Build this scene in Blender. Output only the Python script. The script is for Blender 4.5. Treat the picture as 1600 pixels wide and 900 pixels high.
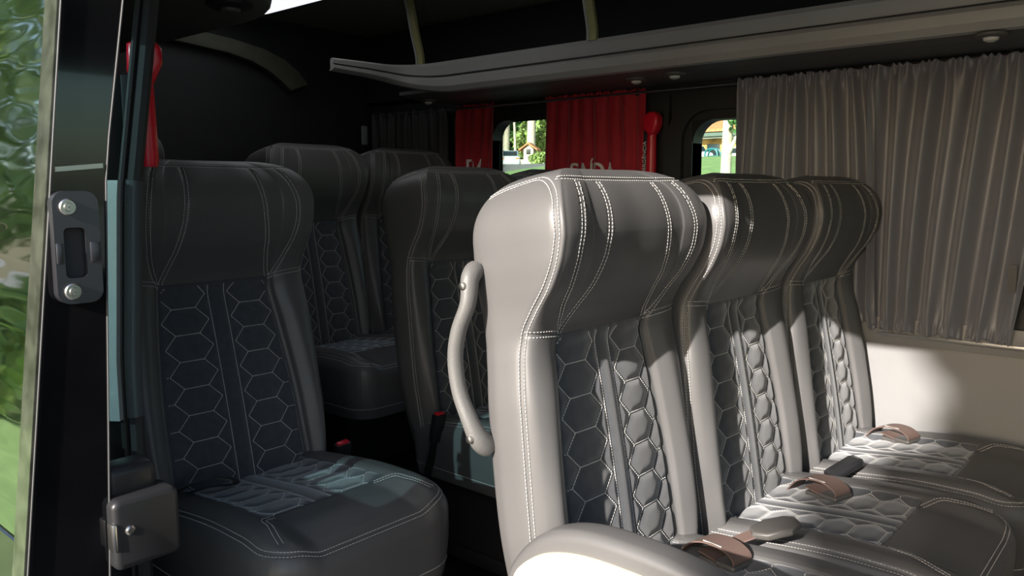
import bpy, bmesh, math, random
import numpy as np
from mathutils import Vector, Matrix

random.seed(7); np.random.seed(7)
for o in list(bpy.data.objects): bpy.data.objects.remove(o, do_unlink=True)
SC = bpy.context.scene
COL = SC.collection
R = math.radians

# ---------------------------------------------------------------- camera, sky, sun, exposure
cam_d = bpy.data.cameras.new('camera'); cam = bpy.data.objects.new('camera', cam_d); COL.objects.link(cam)
cam_d.sensor_width = 36.0; cam_d.lens = 36.0 * 1250 / 1600; cam_d.clip_start = 0.02; cam_d.clip_end = 500
cam.location = (0, 0, 1.10)
PITCH = math.atan(154 / 1250)
cam.rotation_euler = (math.pi / 2 - PITCH, 0, R(41))
SC.camera = cam

SUN_TO = Vector((0.085, -1.0, 0.455)).normalized()
world = bpy.data.worlds.new('world'); SC.world = world; world.use_nodes = True
wn = world.node_tree; wn.nodes.clear()
sky = wn.nodes.new('ShaderNodeTexSky'); sky.sky_type = 'NISHITA'; sky.sun_disc = False
sky.sun_elevation = math.asin(SUN_TO.z); sky.sun_rotation = math.atan2(SUN_TO.x, SUN_TO.y)
sky.air_density = 1.0; sky.dust_density = 2.0; sky.ozone_density = 1.0
bg = wn.nodes.new('ShaderNodeBackground'); bg.inputs['Strength'].default_value = 0.19
wo = wn.nodes.new('ShaderNodeOutputWorld')
wn.links.new(sky.outputs[0], bg.inputs[0]); wn.links.new(bg.outputs[0], wo.inputs[0])

sun_d = bpy.data.lights.new('sun', 'SUN'); sun_d.energy = 8.2; sun_d.angle = R(0.6); sun_d.color = (1.0, 0.94, 0.87)
sun = bpy.data.objects.new('sun', sun_d); COL.objects.link(sun)
sun.rotation_euler = SUN_TO.to_track_quat('Z', 'Y').to_euler()

vs = SC.view_settings
vs.view_transform = 'Standard'; vs.look = 'None'; vs.gamma = 1.0; vs.use_curve_mapping = False
vs.exposure = 0.60

# ---------------------------------------------------------------- materials
MATS = {}
def mat(name, col, rough=0.5, metal=0.0, spec=0.5, noise=None, bump=None, trans=0.0, coat=0.0, sheen=0.0, emit=None):
    """noise=(scale, amount) varies the colour, bump=(kind, scale, strength, distance)"""
    m = bpy.data.materials.new(name); m.use_nodes = True; nt = m.node_tree; b = nt.nodes['Principled BSDF']
    b.inputs['Base Color'].default_value = (*col, 1); b.inputs['Roughness'].default_value = rough
    b.inputs['Metallic'].default_value = metal; b.inputs['Specular IOR Level'].default_value = spec
    b.inputs['Coat Weight'].default_value = coat; b.inputs['Sheen Weight'].default_value = sheen
    if trans: b.inputs['Transmission Weight'].default_value = trans
    if emit: b.inputs['Emission Color'].default_value = (*emit[0], 1); b.inputs['Emission Strength'].default_value = emit[1]
    tc = nt.nodes.new('ShaderNodeTexCoord')
    if noise:
        n = nt.nodes.new('ShaderNodeTexNoise'); n.inputs['Scale'].default_value = noise[0]; n.inputs['Detail'].default_value = 5
        nt.links.new(tc.outputs['Object'], n.inputs['Vector'])
        rp = nt.nodes.new('ShaderNodeValToRGB'); a = noise[1]
        rp.color_ramp.elements[0].position = 0.3; rp.color_ramp.elements[1].position = 0.7
        rp.color_ramp.elements[0].color = (*[c * (1 - a) for c in col], 1)
        rp.color_ramp.elements[1].color = (*[min(1, c * (1 + a)) for c in col], 1)
        if len(noise) > 2: rp.color_ramp.elements[1].color = (*noise[2], 1)
        nt.links.new(n.outputs['Fac'], rp.inputs[0]); nt.links.new(rp.outputs[0], b.inputs['Base Color'])
    if bump:
        if bump[0] == 'voronoi':
            t = nt.nodes.new('ShaderNodeTexVoronoi'); t.feature = 'DISTANCE_TO_EDGE'; o = t.outputs['Distance']
        else:
            t = nt.nodes.new('ShaderNodeTexNoise'); t.inputs['Detail'].default_value = 4; o = t.outputs['Fac']
        t.inputs['Scale'].default_value = bump[1]; nt.links.new(tc.outputs['Object'], t.inputs['Vector'])
        bp = nt.nodes.new('ShaderNodeBump'); bp.inputs['Strength'].default_value = bump[2]; bp.inputs['Distance'].default_value = bump[3]
        nt.links.new(o, bp.inputs['Height']); nt.links.new(bp.outputs[0], b.inputs['Normal'])
    MATS[name] = m
    return m

mat('leather', (0.101, 0.098, 0.098), 0.42, spec=0.45, noise=(5, 0.06), bump=('voronoi', 420, 0.12, 0.0006))
mat('suede', (0.064, 0.068, 0.077), 0.95, spec=0.12, noise=(60, 0.12), bump=('noise', 700, 0.25, 0.0006), sheen=0.55)
mat('thread', (0.58, 0.56, 0.53), 0.7, spec=0.2)
mat('black_plastic', (0.018, 0.018, 0.02), 0.38, spec=0.4, bump=('noise', 300, 0.06, 0.0005))
mat('black_paint', (0.006, 0.006, 0.007), 0.09, spec=0.5, coat=0.6, noise=(9, 0.25))
mat('dark_metal', (0.10, 0.10, 0.115), 0.34, metal=0.85)
mat('steel', (0.55, 0.54, 0.52), 0.3, metal=1.0)
mat('satin_curtain', (0.145, 0.147, 0.172), 0.40, spec=0.6, sheen=0.3, bump=('noise', 120, 0.05, 0.001))
mat('black_curtain', (0.018, 0.019, 0.021), 0.6)
mat('red_curtain', (0.40, 0.012, 0.024), 0.62, spec=0.25, noise=(30, 0.12), sheen=0.2)
mat('white_print', (0.75, 0.72, 0.66), 0.7)
mat('red_plastic', (0.62, 0.012, 0.03), 0.28, spec=0.5)
mat('dark_wall', (0.016, 0.0165, 0.018), 0.62, noise=(12, 0.15))
mat('grey_panel', (0.215, 0.213, 0.214), 0.55, noise=(4, 0.05), bump=('noise', 260, 0.08, 0.0006))
mat('headliner', (0.24, 0.235, 0.18), 0.9, spec=0.15, noise=(40, 0.12))
mat('rack_grey', (0.36, 0.355, 0.335), 0.38, spec=0.5, noise=(6, 0.05))
mat('rack_dark', (0.10, 0.096, 0.092), 0.5)
mat('duct_grey', (0.085, 0.08, 0.076), 0.45, noise=(6, 0.06))
mat('olive_trim', (0.075, 0.078, 0.052), 0.7, noise=(20, 0.1))
mat('bracket_metal', (0.50, 0.47, 0.22), 0.25, metal=0.35)
mat('floor_vinyl', (0.014, 0.014, 0.016), 0.55, spec=0.35, noise=(30, 0.3), bump=('noise', 90, 0.12, 0.001))
mat('rubber', (0.02, 0.02, 0.022), 0.6, bump=('noise', 400, 0.2, 0.0006))
mat('body_paint', (0.24, 0.26, 0.27), 0.35, coat=0.3)
mat('handle_plastic', (0.11, 0.107, 0.104), 0.5, bump=('noise', 260, 0.35, 0.0015))
mat('cream_panel', (0.66, 0.58, 0.40), 0.6, noise=(8, 0.04))
mat('webbing', (0.135, 0.088, 0.075), 0.65, bump=('noise', 500, 0.25, 0.0006))
mat('black_webbing', (0.012, 0.012, 0.014), 0.55, bump=('noise', 500, 0.25, 0.0006))
mat('buckle_grey', (0.085, 0.08, 0.076), 0.45)
mat('glow_white', (0.85, 0.87, 0.92), 0.4, emit=((0.93, 0.95, 1.0), 0.7))
mat('led_lens', (0.6, 0.6, 0.55), 0.2)
mat('cream_plastic', (0.55, 0.50, 0.38), 0.45)
mat('edge_grey', (0.08, 0.08, 0.08), 0.6)
mat('seal_lit_sleeve', (0.065, 0.07, 0.075), 0.8, bump=('noise', 400, 0.3, 0.0006))
mat('window_rubber', (0.008, 0.008, 0.009), 0.5)
mat('moss_trim', (0.14, 0.15, 0.12), 0.16, noise=(35, 0.45), metal=0.75)
mat('asphalt', (0.16, 0.155, 0.15), 0.9, noise=(3, 0.2))
mat('lawn', (0.18, 0.28, 0.09), 0.95, noise=(2.2, 0.25))
mat('bark_pale', (0.52, 0.46, 0.37), 0.9, noise=(7, 0.3), bump=('noise', 14, 0.5, 0.02))
mat('bark_dark', (0.14, 0.10, 0.07), 0.9, noise=(7, 0.3), bump=('noise', 14, 0.5, 0.02))
mat('leaf_bright', (0.25, 0.34, 0.10), 0.55, noise=(0.9, 0.45))
mat('leaf_dark', (0.06, 0.15, 0.04), 0.55, noise=(0.9, 0.4))
mat('car_white', (0.80, 0.82, 0.83), 0.25, coat=0.5)
mat('car_silver', (0.55, 0.60, 0.62), 0.25, metal=0.3, coat=0.5)
mat('car_glass', (0.02, 0.03, 0.035), 0.08)
mat('tyre', (0.015, 0.015, 0.015), 0.8)
mat('terracotta', (0.55, 0.21, 0.09), 0.8, noise=(4, 0.3))
mat('plaster', (0.52, 0.47, 0.38), 0.9, noise=(2, 0.12))
mat('stone_wall', (0.40, 0.36, 0.28), 0.9, noise=(2.5, 0.35), bump=('voronoi', 3, 0.6, 0.04))
mat('house_wall', (0.42, 0.27, 0.10), 0.85, noise=(1.4, 0.45))
mat('fascia_green', (0.10, 0.14, 0.12), 0.6)
mat('teal_paint', (0.02, 0.16, 0.18), 0.4)
mat('shade_white', (0.75, 0.76, 0.74), 0.5)
mat('flower_yellow', (0.75, 0.5, 0.05), 0.7)

def glass(name, tint, refl, rough=0.0):
    """thin pane: tinted see-through plus a mirror-like film"""
    m = bpy.data.materials.new(name); m.use_nodes = True; nt = m.node_tree; nt.nodes.clear()
    t = nt.nodes.new('ShaderNodeBsdfTransparent'); t.inputs[0].default_value = (*tint, 1)
    g = nt.nodes.new('ShaderNodeBsdfGlossy'); g.inputs['Roughness'].default_value = rough; g.inputs[0].default_value = (0.93, 1.0, 0.95, 1)
    fr = nt.nodes.new('ShaderNodeFresnel'); fr.inputs[0].default_value = 1.5
    mx = nt.nodes.new('ShaderNodeMath'); mx.operation = 'MULTIPLY_ADD'; mx.inputs[1].default_value = 1.0; mx.inputs[2].default_value = refl; mx.use_clamp = True
    ms = nt.nodes.new('ShaderNodeMixShader'); o = nt.nodes.new('ShaderNodeOutputMaterial')
    if rough > 0:
        tc = nt.nodes.new('ShaderNodeTexCoord'); mp = nt.nodes.new('ShaderNodeMapping'); mp.inputs['Scale'].default_value = (1.2, 1.2, 5)
        n = nt.nodes.new('ShaderNodeTexNoise'); n.inputs['Scale'].default_value = 4.0; n.inputs['Detail'].default_value = 1
        bp = nt.nodes.new('ShaderNodeBump'); bp.inputs['Strength'].default_value = 0.12; bp.inputs['Distance'].default_value = 0.02
        nt.links.new(tc.outputs['Object'], mp.inputs[0]); nt.links.new(mp.outputs[0], n.inputs['Vector'])
        nt.links.new(n.outputs['Fac'], bp.inputs['Height']); nt.links.new(bp.outputs[0], g.inputs['Normal'])
    nt.links.new(fr.outputs[0], mx.inputs[0]); nt.links.new(mx.outputs[0], ms.inputs[0])
    nt.links.new(t.outputs[0], ms.inputs[1]); nt.links.new(g.outputs[0], ms.inputs[2]); nt.links.new(ms.outputs[0], o.inputs[0])
    MATS[name] = m
glass('window_glass', (0.86, 0.95, 0.90), 0.0)
glass('door_glass', (0.50, 0.67, 0.71), 0.42, 0.05)

# ---------------------------------------------------------------- helpers
def tag(o, label=None, cat=None, group=None, kind=None):
    if label: o['label'] = label
    if cat: o['category'] = cat
    if group: o['group'] = group
    if kind: o['kind'] = kind
    return o
def empty(name, loc=(0, 0, 0), rz=0.0):
    o = bpy.data.objects.new(name, None); o.empty_display_size = 0.05
    o.location = loc; o.rotation_euler = (0, 0, rz); COL.objects.link(o); return o
def link(name, me, parent=None, loc=None, rot=None):
    o = bpy.data.objects.new(name, me); COL.objects.link(o)
    if parent: o.parent = parent
    if loc is not None: o.location = loc
    if rot is not None: o.rotation_euler = rot
    return o
def mesh(name, v, f, m, smooth=True, angle=None):
    me = bpy.data.meshes.new(name)
    me.from_pydata([tuple(p) for p in np.asarray(v, float)] if len(v) else [], [], [tuple(int(i) for i in q) for q in f])
    me.materials.append(MATS[m])
    if smooth:
        me.polygons.foreach_set('use_smooth', [True] * len(me.polygons))
        if angle: me.set_sharp_from_angle(angle=R(angle))
    me.update(); return me
class B:
    """collects shapes into one mesh"""
    def __init__(s): s.v = []; s.f = []
    def add(s, v, f):
        n = len(s.v); s.v += [tuple(p) for p in v]; s.f += [tuple(i + n for i in q) for q in f]; return s
    def box(s, c, d, M=None, bev=0.0, seg=2):
        bm = bmesh.new(); bmesh.ops.create_cube(bm, size=1.0)
        for q in bm.verts: q.co = Vector((q.co.x * d[0], q.co.y * d[1], q.co.z * d[2]))
        if bev: bmesh.ops.bevel(bm, geom=list(bm.edges), offset=bev, segments=seg, affect='EDGES', profile=0.5)
        X = Matrix.Translation(c) @ (M.to_4x4() if M else Matrix())
        bm.transform(X); bm.verts.index_update()
        s.add([tuple(q.co) for q in bm.verts], [[q.index for q in p.verts] for p in bm.faces]); bm.free(); return s
    def tube(s, pts, r, n=8, caps=True, flat=1.0):
        pts = [Vector(p) for p in pts]; k = len(pts); rr = r if hasattr(r, '__len__') else [r] * k
        up = Vector((0, 0, 1)); prev = None; v = []; f = []
        for i, p in enumerate(pts):
            t = (pts[min(i + 1, k - 1)] - pts[max(i - 1, 0)]).normalized()
            a = prev - t * prev.dot(t) if prev else (up.cross(t) if abs(t.z) < 0.95 else Vector((1, 0, 0)).cross(t))
            a.normalize(); b = t.cross(a); prev = a
            for j in range(n):
                q = 2 * math.pi * j / n; v.append(p + a * math.cos(q) * rr[i] + b * math.sin(q) * rr[i] * flat)
        for i in range(k - 1):
            for j in range(n):
                f.append((i * n + j, i * n + (j + 1) % n, (i + 1) * n + (j + 1) % n, (i + 1) * n + j))
        if caps: f += [tuple(range(n))[::-1], tuple(range((k - 1) * n, k * n))]
        return s.add(v, f)
    def ribbon(s, pts, side, w, th):
        """flat strap along pts; side = direction of the width"""
        pts = [Vector(p) for p in pts]; k = len(pts); sd = Vector(side).normalized(); v = []; f = []
        for i, p in enumerate(pts):
            t = (pts[min(i + 1, k - 1)] - pts[max(i - 1, 0)]).normalized(); nn = t.cross(sd).normalized()
            for a, b in ((-1, -1), (1, -1), (1, 1), (-1, 1)): v.append(p + sd * a * w / 2 + nn * b * th / 2)
        for i in range(k - 1):
            for j in range(4): f.append((i * 4 + j, i * 4 + (j + 1) % 4, i * 4 + 4 + (j + 1) % 4, i * 4 + 4 + j))
        f += [(3, 2, 1, 0), tuple(range(k * 4 - 4, k * 4))]
        return s.add(v, f)
    def prism(s, poly, axis, a, b, bev=0.0, seg=2):
        """extrude a 2-D outline between a and b along axis (0,1,2)"""
        bm = bmesh.new(); oth = [i for i in range(3) if i != axis]; rows = []
        for h in (a, b):
            r = []
            for p in poly:
                c = [0, 0, 0]; c[axis] = h; c[oth[0]] = p[0]; c[oth[1]] = p[1]; r.append(bm.verts.new(c))
            rows.append(r)
        n = len(poly)
        for i in range(n): bm.faces.new((rows[0][i], rows[0][(i + 1) % n], rows[1][(i + 1) % n], rows[1][i]))
        e1 = bm.faces.new(rows[0][::-1]); e2 = bm.faces.new(rows[1])
        bmesh.ops.recalc_face_normals(bm, faces=bm.faces)
        if bev: bmesh.ops.bevel(bm, geom=list(set(list(e1.edges) + list(e2.edges))), offset=bev, segments=seg, affect='EDGES', profile=0.5)
        bm.verts.index_update()
        s.add([tuple(q.co) for q in bm.verts], [[q.index for q in p.verts] for p in bm.faces]); bm.free(); return s
    def lathe(s, prof, c, axis=2, n=16):
        """prof = [(radius, height)]"""
        v = []; f = []; k = len(prof); oth = [i for i in range(3) if i != axis]
        for r, h in prof:
            for j in range(n):
                q = 2 * math.pi * j / n; p = [0, 0, 0]; p[axis] = h; p[oth[0]] = r * math.cos(q); p[oth[1]] = r * math.sin(q)
                v.append((c[0] + p[0], c[1] + p[1], c[2] + p[2]))
        for i in range(k - 1):
            for j in range(n): f.append((i * n + j, i * n + (j + 1) % n, (i + 1) * n + (j + 1) % n, (i + 1) * n + j))
        f += [tuple(range(n))[::-1], tuple(range((k - 1) * n, k * n))]
        return s.add(v, f)
    def done(s, name, m, parent=None, smooth=True, angle=35, data=False):
        me = mesh(name, s.v, s.f, m, smooth, angle)
        bm = bmesh.new(); bm.from_mesh(me); bmesh.ops.recalc_face_normals(bm, faces=bm.faces); bm.to_mesh(me); bm.free()
        if smooth: me.set_sharp_from_angle(angle=R(angle))
        return me if data else link(name, me, parent)
def rrect(x0, x1, z0, z1, r, n=6):
    p = []
    for cx, cz, a0 in ((x1 - r, z1 - r, 0), (x0 + r, z1 - r, 90), (x0 + r, z0 + r, 180), (x1 - r, z0 + r, 270)):
        for i in range(n + 1): a = R(a0 + 90 * i / n); p.append((cx + r * math.cos(a), cz + r * math.sin(a)))
    return p
def catmull(pts, n=8):
    P = [Vector(p) for p in pts]; out = []
    for i in range(len(P) - 1):
        a, b, c, d = P[max(i - 1, 0)], P[i], P[i + 1], P[min(i + 2, len(P) - 1)]
        for j in range(n):
            t = j / n; out.append(0.5 * ((2 * b) + (c - a) * t + (2 * a - 5 * b + 4 * c - d) * t * t + (3 * b - a - 3 * c + d) * t ** 3))
    out.append(P[-1]); return out
def pch(x, xs, ys):
    """smooth monotone interpolation"""
    xs = np.asarray(xs, float); ys = np.asarray(ys, float); h = np.diff(xs); d = np.diff(ys) / h
    m = np.zeros(len(xs)); m[0] = d[0]; m[-1] = d[-1]
    for i in range(1, len(xs) - 1):
        if d[i - 1] * d[i] > 0:
            w1 = 2 * h[i] + h[i - 1]; w2 = h[i] + 2 * h[i - 1]; m[i] = (w1 + w2) / (w1 / d[i - 1] + w2 / d[i])
    x = np.clip(np.asarray(x, float), xs[0], xs[-1]); k = np.clip(np.searchsorted(xs, x) - 1, 0, len(h) - 1)
    t = (x - xs[k]) / h[k]
    return ys[k] * (2 * t ** 3 - 3 * t * t + 1) + m[k] * h[k] * (t ** 3 - 2 * t * t + t) + ys[k + 1] * (3 * t * t - 2 * t ** 3) + m[k + 1] * h[k] * (t ** 3 - t * t)
def grid_faces(nr, nc, closed=False):
    r = np.arange(nr - 1)[:, None]; c = np.arange(nc if closed else nc - 1)[None, :]; c2 = (c + 1) % nc
    return np.stack([r * nc + c, r * nc + c2, (r + 1) * nc + c2, (r + 1) * nc + c], -1).reshape(-1, 4)
def wall_holes(name, axis, c0, c1, a0, a1, b0, b1, holes, m, parent=None):
    """slab between c0 and c1 along axis, extent a x b, rectangular holes"""
    xs = sorted({a0, a1, *[h[0] for h in holes], *[h[1] for h in holes]}); zs = sorted({b0, b1, *[h[2] for h in holes], *[h[3] for h in holes]})
    g = B(); oth = [i for i in range(3) if i != axis]
    for i in range(len(xs) - 1):
        for j in range(len(zs) - 1):
            mx, mz = (xs[i] + xs[i + 1]) / 2, (zs[j] + zs[j + 1]) / 2
            if any(h[0] < mx < h[1] and h[2] < mz < h[3] for h in holes): continue
            c = [0, 0, 0]; d = [0, 0, 0]; c[axis] = (c0 + c1) / 2; d[axis] = abs(c1 - c0)
            c[oth[0]], d[oth[0]] = mx, xs[i + 1] - xs[i]; c[oth[1]], d[oth[1]] = mz, zs[j + 1] - zs[j]
            g.box(c, d)
    return g.done(name, m, parent, smooth=False)
def ring_prism(outer, inner, axis, a, b):
    """frame between two outlines of the same count"""
    n = len(outer); v = []; f = []; oth = [i for i in range(3) if i != axis]
    for h in (a, b):
        for pl in (outer, inner):
            for p in pl: c = [0, 0, 0]; c[axis] = h; c[oth[0]] = p[0]; c[oth[1]] = p[1]; v.append(c)
    for i in range(n):
        j = (i + 1) % n
        f += [(i, j, n + j, n + i), (2 * n + i, 3 * n + i, 3 * n + j, 2 * n + j), (i, 2 * n + i, 2 * n + j, j), (n + i, n + j, 3 * n + j, 3 * n + i)]
    return v, f

# ================================================================ THE VAN: room shell
YW = 2.46                       # inside face of the far side
YN = 0.64                       # inside face of the door side
ZC = 1.80; XR = -3.0; XF = 1.5
tag(B().box(((XR + XF) / 2, 1.52, -0.03), (XF - XR + 0.1, 1.96, 0.06)).done('floor', 'floor_vinyl', smooth=False), 'black vinyl floor of the van between the seats', 'floor', kind='structure')
tag(B().box(((XR + XF) / 2, 1.52, ZC + 0.03), (XF - XR + 0.1, 1.96, 0.06)).done('ceiling', 'headliner', smooth=False), 'dark olive fabric headliner of the van', 'ceiling', kind='structure')
W1 = (-2.25, -1.56, 0.80, 1.375); W2 = (-1.335, -0.37, 0.74, 1.33)
wl = wall_holes('wall_left', 1, YW, YW + 0.07, XR - 0.05, XF + 0.05, 0.0, ZC, [W1, W2], 'dark_wall')
tag(wl, 'dark side wall of the van opposite the door', 'wall', kind='structure')
B().box(((-1.4 + XF) / 2 + 0.0, YW - 0.008, 0.33), (XF + 1.4, 0.016, 0.66)).done('lower_panel', 'grey_panel', wl, smooth=False)
B().prism([(YW - 0.045, 0.735), (YW - 0.05, 0.70), (YW - 0.03, 0.66), (YW, 0.655), (YW, 0.735)], 0, -1.4, XF).done('sill', 'grey_panel', wl, angle=50)
B().box((0.0, YW - 0.047, 0.688), (1.4, 0.006, 0.012), bev=0.002).done('sill_strip', 'steel', wl)
B().box((-1.425, YW - 0.01, 1.05), (0.02, 0.02, 0.74)).done('panel_joint', 'rubber', wl)
wr = wall_holes('wall_rear', 0, XR - 0.06, XR, YN - 0.1, YW + 0.07, 0.0, ZC, [], 'dark_wall')
tag(wr, 'black rear end of the van behind the last seats', 'wall', kind='structure')
wf = wall_holes('wall_front', 0, XF, XF + 0.05, YN - 0.1, YW + 0.07, 0.0, ZC, [(0.8, 2.3, 0.75, 1.6)], 'dark_wall')
tag(wf, 'dark front bulkhead below the windscreen', 'wall', kind='structure')
# near side: one skin behind the door opening, header above it, a short piece in front of it
XJ = -1.47; XJF = 0.55; HZ = 1.50
wn_ = B()
wn_.box(((XR + XJ) / 2, 0.60, 0.9), (XJ - XR, 0.08, 1.86))
wn_.box(((XJF + XF) / 2, 0.60, 0.9), (XF - XJF, 0.08, 1.86))
wn_.box(((XR + XF) / 2, 0.60, (HZ + ZC + 0.03) / 2), (XF - XR, 0.08, ZC + 0.03 - HZ))
wn_ = wn_.done('wall_right', 'dark_wall', smooth=False)
tag(wn_, 'dark door-side wall with the open doorway', 'wall', kind='structure')
# pale jamb, cut short to end where the sunlight stops, and rubber seal along the rear edge of the doorway
def jy(z): return 0.58 + 0.06 * max(0, z - 0.8) + 0.09 * max(0, z - 1.1)
zs = [0.05 + i * (HZ - 0.05) / 30 for i in range(31)]
zj = [0.70 + i * 0.415 / 16 for i in range(17)]
B().ribbon([(XJ + 0.055, jy(z) - 0.010, z) for z in zj], (0.80, 0.6, 0), 0.026, 0.012).done('jamb', 'body_paint', wn_, angle=60)
B().tube([(XJ + 0.05, jy(z) + 0.026, z) for z in zs], 0.0165, 10).done('door_seal', 'rubber', wn_)
B().tube([(XJ + 0.05, jy(z) + 0.025, z) for z in zj], 0.0180, 12).done('seal_lit_sleeve', 'seal_lit_sleeve', wn_)  # paler tone put on the stretch of seal that sunlight reaches
B().tube([(XJ + 0.055, jy(z) + 0.006, z) for z in zs], 0.006, 8).done('seal_lip', 'window_rubber', wn_)
B().box((XJ + 0.03, 0.555, 0.80), (0.02, 0.05, 0.012), bev=0.003).box((XJ + 0.03, 0.555, 0.765), (0.02, 0.05, 0.012), bev=0.003).done('striker', 'steel', wn_)

# windows of the far side
def window(name, w, r, label, rec=0.0):
    x0, x1, z0, z1 = w
    o = empty(name, ((x0 + x1) / 2, YW + 0.03, z0)); tag(o, label, 'window', kind='structure')
    off = Vector(o.location)
    outer = rrect(x0 - 0.005, x1 + 0.005, z0 - 0.005, z1 + 0.005, 0.0001); inner = rrect(x0, x1, z0, z1, r)
    v, f = ring_prism(outer, inner, 1, YW + 0.005, YW + 0.068)
    B().add([Vector(p) - off for p in v], f).done('frame', 'window_rubber', o, angle=40)
    if rec:
        outer = rrect(x0 - rec, x1 + rec, z0 - 0.03, z1 + rec * 0.8, r + rec * 0.6); inner = rrect(x0 - 0.03, x1 + 0.03, z0 - 0.002, z1 + 0.03, r + 0.02)
        v, f = ring_prism(outer, inner, 1, YW - 0.022, YW + 0.004)
        B().add([Vector(p) - off for p in v], f).done('surround', 'dark_wall', o, angle=40)
    B().box((0, 0.02, (z1 - z0) / 2), (x1 - x0, 0.005, z1 - z0)).done('pane', 'window_glass', o, smooth=False)
window('window_1', W1, 0.075, 'rounded side window showing a silver car between red curtains')
window('window_2', W2, 0.075, 'wide side window showing lawn and white cars beside grey curtains', 0.085)
# windscreen beyond the frame, lets daylight into the front
w3 = empty('window_3', (XF + 0.02, 1.55, 0.75)); tag(w3, 'windscreen in front of the driver area', 'window', kind='structure')
B().box((0.0, 0, 0.425), (0.006, 1.5, 0.85)).done('pane', 'window_glass', w3, smooth=False)
# arch trim on the rear end
ao = [(1.25, 1.712), (1.5, 1.706), (1.72, 1.69), (1.86, 1.668), (1.96, 1.635), (2.03, 1.59), (2.07, 1.545)]; ai = [(1.25, 1.655), (1.5, 1.648), (1.70, 1.632), (1.80, 1.612), (1.88, 1.582), (1.94, 1.545), (1.985, 1.51)]
tag(B().prism(ao + ai[::-1], 0, XR + .001, XR + .05, bev=.006).done('trim_1', 'olive_trim', angle=40), 'olive arched trim around the rear door opening', 'trim', kind='structure')

# ================================================================ open sliding door at the left
def yo(z): return 0.335 + 0.118 * (z - 0.70) - (0.02 if z < 0.5 else 0)     # outer skin leans inwards
def yi_(z): return 0.425 + 0.05 * (z - 0.6) + (0.11 * (z - 1.13) if z > 1.13 else 0)
XD = -1.10
door = empty('door_1', (XD, 0.38, 0)); tag(door, 'open black sliding door seen on its front edge with a tinted window', 'door', kind='structure')
zz = [-0.15 + i * 0.06 for i in range(29)]
def slab(z0, z1, x0, x1, fo, fi, n=12):
    g = B(); v = []; f = []
    for i in range(n + 1):
        z = z0 + (z1 - z0) * i / n
        v += [(x0, fo(z), z), (x1, fo(z), z), (x1, fi(z), z), (x0, fi(z), z)]
    for i in range(n):
        for j in range(4): f.append((i * 4 + j, i * 4 + (j + 1) % 4, i * 4 + 4 + (j + 1) % 4, i * 4 + 4 + j))
    f += [(3, 2, 1, 0), (4 * n, 4 * n + 1, 4 * n + 2, 4 * n + 3)]
    return g.add([(p[0] - XD, p[1] - 0.38, p[2]) for p in v], f)
slab(-0.15, 1.55, XD - 0.045, XD, yo, yi_, 24).done('front_post', 'black_paint', door, angle=40)
slab(-0.15, 0.64, XD - 1.25, XD - 0.045, yo, lambda z: yi_(z)).done('lower_skin', 'black_paint', door, angle=40)
slab(1.45, 1.55, XD - 1.25, XD - 0.045, yo, lambda z: yo(z) + 0.05).done('top_rail', 'black_paint', door, angle=40)
slab(0.64, 1.45, XD - 1.25, XD - 1.15, yo, lambda z: yo(z) + 0.05).done('rear_post', 'black_paint', door, angle=40)
slab(0.64, 1.45, XD - 1.15, XD - 0.045, lambda z: yo(z) + 0.004, lambda z: yo(z) + 0.009).done('window_pane', 'door_glass', door, angle=40)
slab(-0.15, 1.55, XD - 0.045, XD - 0.004, lambda z: yo(z) - 0.003, lambda z: yo(z), 24).done('outer_trim', 'moss_trim', door, angle=40)
slab(0.60, 0.715, XD - 1.25, XD - 0.045, lambda z: yi_(z) - 0.03, yi_).done('inner_trim', 'black_plastic', door, angle=40)  # sill added at a height that bounds the sun patch on the seat
slab(0.715, 1.45, XD - 0.085, XD - 0.045, lambda z: yi_(z) - 0.03, yi_).done('inner_trim', 'black_plastic', door, angle=40)
B().tube([(0.0015, yi_(z) - 0.38, z) for z in zz], 0.0012, 6).done('edge_bead', 'edge_grey', door)
B().tube([(0.0015, yo(z) - 0.38, z) for z in zz], 0.0012, 6).done('edge_bead', 'edge_grey', door)
B().ribbon([(0.001, yo(1.127) - 0.376, 1.125), (0.001, yi_(1.13) - 0.384, 1.131)], (0, 0, 1), 0.006, 0.003).done('paint_joint', 'steel', door)
# catch plate: a rounded frame with a deep slot and two screws
cp = rrect(0.3780 - 0.38, 0.4330 - 0.38, 0.955, 1.098, 0.016); slot = rrect(0.3890 - 0.38, 0.4150 - 0.38, 0.988, 1.052, 0.006)
v, f = ring_prism(cp, slot, 0, 0.0, 0.016)
cpo = B().add(v, f).done('catch_plate', 'dark_metal', door, angle=40)
B().box((0.002, 0.4020 - 0.38, 1.02), (0.004, 0.03, 0.07)).done('slot_floor', 'rubber', cpo)
B().box((0.0165, 0.4260 - 0.38, 1.02), (0.004, 0.013, 0.026), bev=0.001).box((0.0165, 0.3830 - 0.38, 1.02), (0.004, 0.008, 0.026), bev=0.001).done('slot_bridge', 'dark_metal', cpo)
for (a, b) in ((0.3955 - 0.38, 1.078), (0.3955 - 0.38, 0.971)):
    s_ = B().lathe([(0.0105, 0.016), (0.0105, 0.018), (0.009, 0.0195), (0.0058, 0.0195), (0.005, 0.022), (0.004, 0.022)], (0, a, b), 0, 18)
    s_.box((0.0222, a, b), (0.0006, 0.006, 0.0013)).box((0.0222, a, b), (0.0006, 0.0013, 0.006)); s_.done('screw', 'steel', cpo)
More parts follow.
